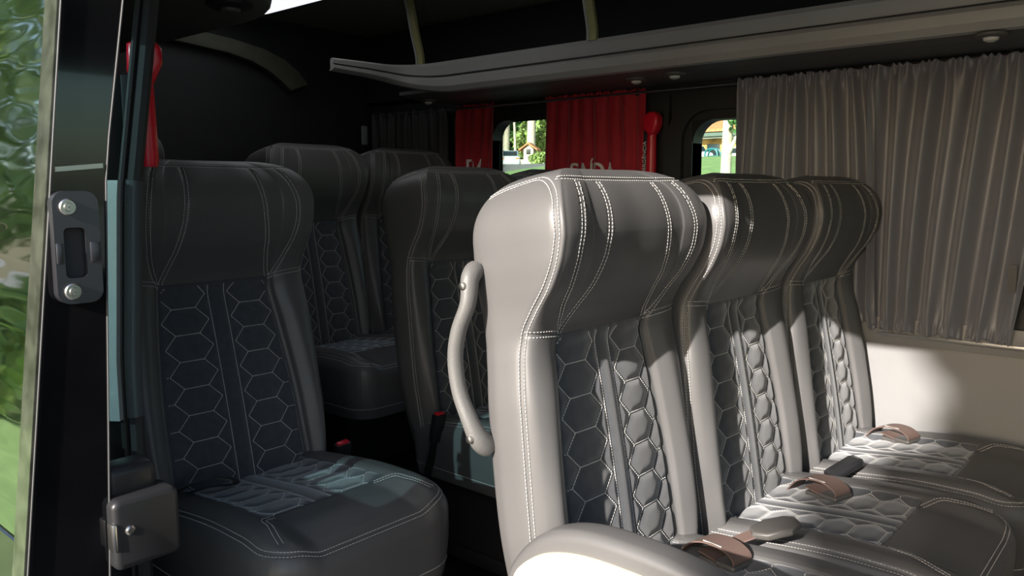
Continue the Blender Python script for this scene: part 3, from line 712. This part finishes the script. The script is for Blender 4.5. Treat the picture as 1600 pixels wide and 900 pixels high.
for x in (-1.92, -.53, .2): B().box((x, .03, 0), (.015, .06, .02), bev=.003).done('rod_bracket', 'black_plastic', rod)
curtain('curtain', -1.145, -.735, -1.145, -.70, 1.442, .715, YC, 3, 7, .014, 'satin_curtain', 'narrower grey satin curtain hanging beside the clear window with lawn', group='grey satin curtains')
c_, _ = curtain('curtain', -.752, -.27, -.72, -.365, 1.442, .70, YC - .002, 11, 6, .019, 'satin_curtain', 'wide grey satin curtain at the right above the far cushion', group='grey satin curtains')
B().box((-.365, YC - .045, .875), (.018, .003, .07)).done('hook_tape', 'black_plastic', c_)
cr, fr1 = curtain('curtain', -1.945, -1.50, -1.945, -1.50, 1.446, .85, YC + .03, 21, 8, .0075, 'red_curtain', 'wide red curtain lettered in white between the two clear windows', group='red emergency exit curtains')
cl, fr2 = curtain('curtain', -2.415, -2.20, -2.43, -2.235, 1.446, .85, YC + .03, 5, 4, .009, 'red_curtain', 'narrow red curtain at the rear edge of the small clear window', group='red emergency exit curtains', nx=140)
curtain('curtain', -2.97, -2.47, -2.97, -2.47, 1.446, .70, YC + .02, 8, 9, .013, 'black_curtain', 'black pleated curtain in the rear corner of the side wall', nx=160)
def lettering(name, txt, x, z, size, parent, depth_fn, m='white_print', xs=1.0, rot=None, bold=True):
    cu = bpy.data.curves.new(name, 'FONT'); cu.body = txt; cu.size = size; cu.extrude = .0012; cu.offset = size * .012 if bold else 0
    o = bpy.data.objects.new(name, cu); COL.objects.link(o); bpy.context.view_layer.update()
    dg = bpy.context.evaluated_depsgraph_get(); me = bpy.data.meshes.new_from_object(o.evaluated_get(dg)); COL.objects.unlink(o); bpy.data.objects.remove(o)
    bm = bmesh.new(); bm.from_mesh(me); bmesh.ops.triangulate(bm, faces=bm.faces)
    bmesh.ops.subdivide_edges(bm, edges=[e for e in bm.edges if e.calc_length() > .02], cuts=3); bm.to_mesh(me); bm.free()
    me.materials.clear(); me.materials.append(MATS[m])
    for q in me.vertices:
        a, b, c = q.co; a *= xs
        if rot: a, b = -b, a
        if rot == -1: a, b = -a, -b
        q.co = (x + a, depth_fn(x + a, z + b) - .003 - c, z + b)
    return link(name, me, parent)
lettering('lettering', 'SAÍDA', -1.815, 1.136, .088, cr, fr1, xs=.80)
lettering('lettering', 'DA', -2.357, 1.163, .088, cl, fr2, xs=.75)

# red emergency levers
def lever(loc, rz, label, h0, h1, text, hs=1.0):
    e = empty('emergency_lever', loc, rz); tag(e, label, 'lever', 'red emergency levers')
    t = B().tube([(0, 0, h0), (0, 0, h0 + .012), (0, 0, (h0 + h1) / 2), (0, 0, h1)], [.016, .019, .018, .016], 14).done('tube', 'red_plastic', e)
    B().prism([(-.026, h1 + .004), (-.024, h1 + .05), (-.006, h1 + .062), (.018, h1 + .062), (.032, h1 + .045), (.032, h1 + .02), (.018, h1 - .012), (-.002, h1 - .02), (-.012, h1 - .006)], 1, -.022 * hs, .022 * hs, bev=.009, seg=3).done('head', 'red_plastic', e, angle=60)
    B().box((-.024, .012, (h0 + h1) / 2), (.026, .012, h1 - h0), bev=.002).done('mount_strip', 'black_plastic', e)
    if text:
        o = lettering('lettering', text, -.024, h0 + .11, .018, e, lambda x, z: .007, xs=1.15, rot=1, bold=False)
    return e
lever((-1.465, YW - .045, 0), 0, 'red emergency lever with white lettering between the two clear windows', 1.03, 1.30, 'EMERGÊNCIA')
lever((-1.438, .664, 0), R(65), 'red emergency lever beside the rubber door seal', 1.14, 1.30, None)

# ================================================================ luggage rack along the far side
rk = empty('luggage_rack', (-1.3, 2.1, 1.45)); tag(rk, 'grey overhead luggage rack with raised lip along the side wall', 'luggage rack')
ro = Vector(rk.location)
def rack_path(off):
    """front edge: from the front end back to the corner, then across towards the door side"""
    r = .10; x_c = -2.30 - off; y_c = 2.10 + off
    p = [(XF - .05, y_c), (0.6, y_c), (-.4, y_c), (-1.4, y_c), (x_c + .3, y_c)]
    for i in range(9):
        a = R(90 + 90 * i / 8); p.append((x_c + r + r * math.cos(a) - .0, y_c - r + r * math.sin(a)) if False else (x_c + .16 * (1 - i / 8) ** 2 - .02 * (i / 8), y_c - .13 * (i / 8) ** 2))
    return p + [(x_c - .02, y_c - .22), (x_c - .03, y_c - .36)]
def rack_strip(prof):
    """loft a profile of (offset from edge, height) along the rack edge"""
    P = [rack_path(0)]; n = len(P[0]); v = []; f = []; k = len(prof)
    pts = [Vector((a, b, 0)) for a, b in P[0]]
    for i, p in enumerate(pts):
        t = (pts[min(i + 1, n - 1)] - pts[max(i - 1, 0)]).normalized(); nn = Vector((t.y, -t.x, 0))      # away from the aisle
        if i < 5: nn = Vector((0, 1, 0))
        kz = 1.0 if i < 5 else 1.0 - .62 * ((i - 5) / (n - 6)) ** 1.3
        for o, z in prof: q = p + nn * o; z = 1.545 + (z - 1.545) * kz; v.append((q.x - ro.x, q.y - ro.y, z - ro.z))
    for i in range(n - 1):
        for j in range(k): f.append((i * k + j, i * k + (j + 1) % k, (i + 1) * k + (j + 1) % k, (i + 1) * k + j))
    f += [tuple(range(k)), tuple(range((n - 1) * k, n * k))[::-1]]
    return B().add(v, f)
lip = rack_strip([(.005, 1.515), (0, 1.552), (.006, 1.565), (.016, 1.565), (.022, 1.55), (.022, 1.47), (.03, 1.455), (.012, 1.458), (-.002, 1.475), (-.004, 1.50)]).done('lip', 'rack_grey', rk, angle=30)
rack_strip([(-.0055, 1.5115), (-.0055, 1.5145), (.004, 1.5145), (.004, 1.5115)]).done('lip_groove', 'rubber', rk)
B().prism([(2.115 - ro.y, 1.462 - ro.z), (2.20 - ro.y, 1.452 - ro.z), (YW - .004 - ro.y, 1.452 - ro.z), (YW - .004 - ro.y, 1.475 - ro.z), (2.115 - ro.y, 1.475 - ro.z)], 0, -2.42 - ro.x, XF - .01 - ro.x).done('underside', 'rack_dark', rk, smooth=False)
B().box(((XR + XF) / 2 - ro.x, YW - .03 - ro.y, 1.64 - ro.z), (XF - XR - .02, .03, .29)).done('rack_back', 'dark_wall', rk, smooth=False)
for x in (-2.285, -1.497, -.55, .4):
    pt = catmull([(x, 2.105, 1.562), (x + .002, 2.10, 1.60), (x + .004, 2.075, 1.68), (x + .012, 2.05, 1.755), (x + .03, 2.02, 1.793)], 6)
    br = B().ribbon([p - ro for p in pt], (1, 0, 0), .034, .012).done('bracket', 'bracket_metal', rk, angle=40)
    B().ribbon([p - ro + Vector((-.012, -.008, 0)) for p in pt], (1, 0, 0), .008, .006).done('bracket_rib', 'rack_grey', br, angle=40)
for (x, y) in ((-1.42, 2.24), (-1.27, 2.22), (-2.38, 2.23), (-.41, 2.14), (.4, 2.2)):
    d = B().lathe([(.034, 1.453), (.034, 1.448), (.028, 1.444), (.020, 1.444)], (x - ro.x, y - ro.y, -ro.z), 2, 20).done('reading_light', 'rack_dark', rk)
    B().lathe([(.017, 1.4445), (.015, 1.438), (.006, 1.434)], (x - ro.x, y - ro.y, -ro.z), 2, 16).done('light_lens', 'led_lens', d)

# overhead duct on the door side, with a rounded inner front corner
dk = empty('overhead_duct', (-1.9, .85, 1.5)); tag(dk, 'dark rounded overhead duct above the single seat', 'duct'); do = Vector(dk.location)
pl = [(XR + .02, .645), (XR + .02, 1.09), (-1.80, 1.10)] + [(-1.80 + .33 * math.sin(R(a)), 1.10 - .33 * (1 - math.cos(R(a)))) for a in range(10, 91, 8)] + [(-1.42, .645)]
B().prism([(a - do.x, b - do.y) for a, b in pl], 2, 0, ZC - 1.5 - .002, bev=.02, seg=3).done('duct_body', 'duct_grey', dk, angle=50)
d = B().lathe([(.05, .0), (.05, -.006), (.038, -.012), (.026, -.012)], (-1.64 - do.x, .955 - do.y, 0), 2, 24).done('downlight', 'black_plastic', dk)
B().lathe([(.022, -.012), (.02, -.018), (.01, -.021)], (-1.64 - do.x, .955 - do.y, 0), 2, 18).done('light_lens', 'duct_grey', d)
# glowing panel put in for a bright open roof hatch, hooks and loop
cl_ = empty('hatch_glow_panel', (-2.35, 1.62, ZC)); tag(cl_, 'glowing white panel standing in for an open roof hatch', 'glowing panel')
B().prism(rrect(-.48, .85, -.16, .16, .06), 2, -.035, -.012, bev=.008).done('glow_sheet', 'glow_white', cl_, angle=50)
v, f = ring_prism(rrect(-.51, .88, -.19, .19, .08), rrect(-.485, .855, -.165, .165, .062), 2, -.03, -.001); B().add(v, f).done('frame', 'duct_grey', cl_)
hk = empty('ceiling_hook', (-2.55, 1.60, ZC)); tag(hk, 'small two-pronged metal hook under the glowing ceiling panel', 'hook')
lp = empty('hanging_loop', (-2.0, 1.86, ZC)); tag(lp, 'cream plastic loop hanging from the headliner', 'loop')
tb = tag(B().box((XR + .055, 2.36, 1.345), (.012, .03, .085), bev=.004).done('wall_tab', 'body_paint'), 'small pale metal tab high on the dark rear corner', 'tab')
B().box((0, 0, -.03), (.02, .06, .004), bev=.001).done('hook_plate', 'dark_metal', hk)
for y in (-.016, .016): B().tube([(0, y, -.03), (0, y, -.05), (.008, y, -.06)], .003, 6).done('prong', 'steel', hk)
B().tube(catmull([(0, -.02, 0), (.0, -.022, -.03), (.0, -.008, -.05), (0, .012, -.05), (0, .022, -.03), (0, .02, 0)], 6), .008, 10).done('loop', 'cream_plastic', lp)
for q in (-.02, .02): B().lathe([(.014, -.001), (.014, -.008), (.010, -.012)], (0, q, 0), 2, 12).done('loop_mount', 'cream_plastic', lp)

# ================================================================ outside
GZ = -.55
gx_ = np.linspace(-90, 40, 41); gy_ = np.linspace(-40, 100, 71); XX, YY = np.meshgrid(gx_, gy_)
def ter(y): return GZ + 3.45 * smooth01(4.0, 46.0, y)
gr = link('ground', mesh('ground', np.stack([XX, YY, ter(YY) + 0 * XX], -1).reshape(-1, 3), grid_faces(71, 41), 'asphalt')); tag(gr, 'paved ground around the van', 'ground', kind='structure')
def bank(x0, x1, y0, y1, dz):
    xs_ = np.linspace(x0, x1, 12); ys_ = np.linspace(y0, y1, 24); X_, Y_ = np.meshgrid(xs_, ys_)
    return np.stack([X_, Y_, ter(Y_) + dz * smooth01(0, 2, Y_ - y0) * smooth01(0, 1.0, y1 - Y_)], -1).reshape(-1, 3), grid_faces(24, 12)
v, f = bank(-27, 4, 9, 47.0, .15); tag(link('lawn', mesh('lawn', v, f, 'lawn')), 'bright green lawn bank seen through the window beside grey curtains', 'lawn', kind='structure')
def leaves(name, c, rad, n, size, m, parent, seed, shell=.55):
    rng = np.random.RandomState(seed); p = rng.normal(size=(n, 3)); p /= np.linalg.norm(p, axis=1, keepdims=True)
    p = p * (shell + (1 - shell) * rng.rand(n, 1)) * np.array(rad); p += .12 * np.array(rad) * np.sin(p * 3.1 / np.array(rad) + seed)
    a = rng.normal(size=(n, 3)); a /= np.linalg.norm(a, axis=1, keepdims=True); b = rng.normal(size=(n, 3)); b = np.cross(a, b); b /= np.linalg.norm(b, axis=1, keepdims=True)
    s = size * (.6 + .8 * rng.rand(n, 1)); p += np.array(c)
    v = np.stack([p - a * s, p + b * s * .45, p + a * s, p - b * s * .45], 1).reshape(-1, 3); f = np.arange(4 * n).reshape(-1, 4)
    o = link(name, mesh(name, v, f, m, smooth=False), parent); o['kind'] = 'stuff'; return o
def tree(x, y, h, r, crown, label, group, bark='bark_dark', leaf='leaf_dark', n=2600, lean=.2, seed=1, cz=None, size=.12, fork=True):
    z0 = float(ter(np.array(float(y)))); t = empty('tree', (x, y, z0)); tag(t, label, 'tree', group)
    pts = catmull([(0, 0, -.05), (lean * .3, .05, h * .35), (lean * .7, -.04, h * .7), (lean, 0, h)], 6)
    tr = B().tube(pts, [r * (1.25 - .65 * i / len(pts)) for i in range(len(pts))], 12)
    if fork:
        for k in range(3):
            a = seed + k * 2.1; q = Vector(pts[int(len(pts) * .6)]); tr.tube([q, q + Vector((math.cos(a) * .5, math.sin(a) * .5, h * .2)), q + Vector((math.cos(a) * 1.1, math.sin(a) * 1.1, h * .38))], [r * .5, r * .35, r * .15], 8)
    tr.done('trunk', bark, t)
    if crown: leaves('foliage', (lean, 0, cz if cz else h), crown, n, size, leaf, t, seed)
    return t
def shrub(x, y, rad, label, leaf, n, seed, size=.10, group=None):
    z0 = float(ter(np.array(float(y)))); t = empty('shrub', (x, y, z0)); tag(t, label, 'shrub', group)
    g = B()
    for k in range(6): a = k * 1.05 + seed; g.tube([(0, 0, -.05), (math.cos(a) * rad[0] * .3, math.sin(a) * rad[1] * .3, rad[2] * .9), (math.cos(a) * rad[0] * .5, math.sin(a) * rad[1] * .5, rad[2] * 1.5)], [.03, .02, .008], 6)
    g.done('stems', 'bark_dark', t); leaves('foliage', (0, 0, rad[2]), rad, n, size, leaf, t, seed); return t
def ray_pt(u, y):
    """ground plan of the direction through picture column u at depth y across the van"""
    k = (u - 800) / 1250; dx = -math.sin(R(41)) + k * math.cos(R(41)); dy = math.cos(R(41)) + k * math.sin(R(41)); return dx / dy * y
# beyond the rear clear window
tree(ray_pt(790, 63), 63, 18, .34, None, 'pale slender tree trunk left of the silver car', 'trees beyond the van', 'bark_pale', lean=.3, seed=2, fork=False)
tree(ray_pt(806, 63.5), 63.5, 15, .12, None, 'very thin pale sapling trunk behind the silver car', 'trees beyond the van', 'bark_pale', lean=-.9, seed=3, fork=False)
tree(ray_pt(829, 64), 64, 17, .40, None, 'thick mottled tree trunk behind the orange-roofed hut', 'trees beyond the van', 'bark_pale', seed=4, fork=False)
for i, (u, y, rd, lf, lb) in enumerate(((768, 70, (5, 3.5, 4.2), 'leaf_dark', 'dark green bush at the left edge of the rear window'), (812, 76, (5, 4, 6.0), 'leaf_bright', 'bright yellow-green bush high behind the hut'),
                                      (850, 68, (4.5, 3, 3.4), 'leaf_bright', 'light green bush right of the orange-roofed hut'), (788, 88, (9, 4, 8), 'leaf_dark', 'tall dark greenery behind the pale trunks'), (850, 86, (9, 4, 8), 'leaf_dark', 'far dark greenery behind the light green bush'))):
    shrub(ray_pt(u, y), y, rd, lb, lf, 4200, 20 + i, .34, 'greenery beyond the van')
shrub(ray_pt(843, 50), 50, (.9, .8, .6), 'low round shrub in front of the hut', 'leaf_bright', 1800, 33, .11, 'greenery beyond the van')
tag(B().box((ray_pt(800, 61.2), 61.2, float(ter(np.array(61.0))) + .55), (16, .4, 1.2), bev=.03).done('garden_wall', 'stone_wall'), 'low pale stone wall behind the silver car', 'wall')
ht = empty('hut', (ray_pt(827, 58), 58, float(ter(np.array(58.0))))); tag(ht, 'small hut with an orange tiled roof seen through the rear window', 'hut'); ht.scale = (.78, .78, .95); ht.rotation_euler = (0, 0, R(25))
B().prism([(-.6, 0), (.6, 0), (.6, 2.0), (0, 2.45), (-.6, 2.0)], 1, -.5, .9).done('walls', 'plaster', ht, smooth=False)
for s in (-1, 1): B().prism([(0, 2.66), (s * 1.15, 1.98), (s * 1.15, 1.84), (0, 2.48)], 1, -.8, 1.1).done('roof_slope', 'terracotta', ht, smooth=False)
B().box((0, -.52, 1.75), (.5, .04, .5), bev=.01).done('opening', 'window_rubber', ht)
def car(x, y, rz, paint, label, group='parked cars beyond the van'):
    """small hatchback, nose to local +x"""
    c = empty('car', (x, y, float(ter(np.array(float(y))))), rz); tag(c, label, 'car', group)
    body = [(-2.0, .32), (-2.02, .75), (-1.9, .98), (1.0, .98), (1.75, .86), (2.0, .62), (2.02, .32)]
    B().prism(body, 1, -.86, .86, bev=.10, seg=3).done('body', paint, c, angle=40)
    B().prism([(-1.86, .95), (-1.5, 1.42), (-1.1, 1.50), (.1, 1.50), (.45, 1.38), (1.1, .95)], 1, -.72, .72, bev=.12, seg=3).done('cabin', paint, c, angle=40)
    for s in (-1, 1):
        B().prism([(-1.45, 1.02), (-1.22, 1.36), (-.2, 1.42), (-.2, 1.02)], 1, s * .70, s * .735).done('side_window', 'car_glass', c, smooth=False)
        B().prism([(-.12, 1.02), (-.12, 1.42), (.15, 1.40), (.75, 1.02)], 1, s * .70, s * .735).done('side_window', 'car_glass', c, smooth=False)
        for wx in (-1.28, 1.28):
            w = B().lathe([(.20, -.10), (.30, -.10), (.32, -.07), (.32, .07), (.30, .10), (.20, .10)], (wx, s * .80, .32), 1, 20).done('wheel', 'tyre', c)
            B().lathe([(.19, -.105), (.19, .105)], (wx, s * .80, .32), 1, 16).done('hubcap', 'steel', w)
        B().box((-2.0, s * .62, .80), (.06, .3, .14), bev=.02).done('tail_lamp', 'terracotta', c); B().box((1.95, s * .6, .68), (.1, .3, .12), bev=.02).done('headlamp', 'shade_white', c)
    a = Matrix.Rotation(math.atan2(.36, .47), 3, 'Y')
    B().prism([(-1.83, 1.03), (-1.55, 1.40), (-1.57, 1.42), (-1.87, 1.04)], 1, -.58, .58).done('rear_window', 'car_glass', c, smooth=False)
    B().prism([(.52, 1.36), (1.05, .99), (1.09, 1.01), (.55, 1.39)], 1, -.6, .6).done('windscreen', 'car_glass', c, smooth=False)
    B().box((-2.02, 0, .66), (.03, .5, .12)).done('number_plate', 'shade_white', c)
    return c
car(ray_pt(797, 53), 53, R(131), 'car_silver', 'silver car seen through the rear clear window')
car(ray_pt(1079, 55), 55, R(-40), 'car_white', 'white car at the left edge of the lawn view')
car(ray_pt(1153, 60), 60, R(165), 'car_white', 'white car behind the pale tree trunk on the lawn')
# beyond the wide window: house, pale trunk, teal arch
hs_ = empty('house', (ray_pt(1125, 70), 70, float(ter(np.array(70.0))))); tag(hs_, 'low ochre house with a tiled roof behind the white cars', 'house')
B().box((0, 3, 1.5), (22, 5, 3.0)).done('walls', 'house_wall', hs_, smooth=False)
B().box((0, -.2, 3.35), (23, 1.6, .55), bev=.03).done('fascia', 'fascia_green', hs_)
B().prism([(-1.2, 3.75), (8, 7.4), (8, 7.1), (-1.2, 3.5)], 0, -12, 12).done('roof', 'terracotta', hs_, smooth=False)
for x in (-8, -4.6, -1.2, 2.2, 5.6, 9): B().box((x, .47, 1.9), (1.3, .06, 1.1), bev=.01).done('window', 'car_glass', hs_)
tr = tree(ray_pt(1129, 18), 18, 9, .11, None, 'pale tree trunk with a yellow plant at its foot on the lawn', 'trees beyond the van', 'bark_pale', lean=.12, seed=6, fork=False)
B().tube([(.04, 0, 1.5), (.25, 0, 1.95), (.55, 0, 2.4)], [.05, .045, .03], 8).done('side_branch', 'bark_pale', tr)
leaves('foliage', (.45, 0, 2.35), (.4, .4, .3), 200, .09, 'leaf_dark', tr, 44)
leaves('climbing_plant', (.10, -.14, .72), (.10, .08, .22), 90, .035, 'flower_yellow', tr, 45)
ta = empty('garden_arch', (ray_pt(1107, 50), 50, float(ter(np.array(50.0))))); tag(ta, 'teal rounded metal arch standing at the back of the lawn', 'arch')
for yy in (0, .5): B().tube(catmull([(-.45, yy, 0), (-.46, yy, .5), (-.34, yy, .82), (0, yy, .92), (.34, yy, .82), (.46, yy, .5), (.45, yy, 0)], 6), .06, 8).done('hoop', 'teal_paint', ta)
B().box((0, .25, .45), (.84, .45, .04), bev=.01).done('seat_board', 'teal_paint', ta)
# camera side: hedge and trees mirrored in the door glass, unseen tree added for shade
for i, (x, y, h_, lf) in enumerate(((-9.5, -2.6, 4.6, 'leaf_bright'), (-11.0, -4.6, 5.4, 'leaf_dark'), (-12.5, -1.2, 5.0, 'leaf_bright'), (-8.4, -4.6, 4.0, 'leaf_dark'), (-15, -6, 6.5, 'leaf_bright'))):
    tree(x, y, h_, .13, (1.7, 1.5, 1.8), ['yellow-green garden tree nearest behind the van', 'dark leafy tree behind the nearest garden tree', 'bright tree in line with the side of the van', 'dark low tree out to the door side of the van', 'tall bright tree farthest behind the van'][i], 'trees mirrored in the door glass', 'bark_pale', lf, 7000, seed=50 + i, size=.085, cz=h_ * .72)
for i, (x, y) in enumerate(((-9.0, -1.4), (-10.2, -3.2), (-8.8, -5.6), (-12, -6.5))):
    shrub(x, y, (1.3, 1.1, .75), ['round shrub beside the nearest garden tree', 'wide shrub between the two dark trees', 'dark shrub at the edge of the paving', 'far shrub under the tall trees'][i], ('leaf_bright', 'leaf_dark')[i % 2], 1800, 70 + i, .11, 'shrubs mirrored in the door glass')
v, f = bank(-30, -2.6, -14, 0.0, .05); tag(link('lawn', mesh('lawn', v, f, 'lawn')), 'lawn behind the van on the door side', 'lawn', kind='structure')

tree(1.86, -7.2, 4.6, .22, (1.95, 1.5, 2.0), 'unseen dense tree added to shade the front cushions and far wall', 'added sun blockers on the door side', 'bark_dark', 'leaf_dark', 11000, seed=81, size=.20, cz=4.8)  # added sun blocker, stands in for the shadow of a person at the door
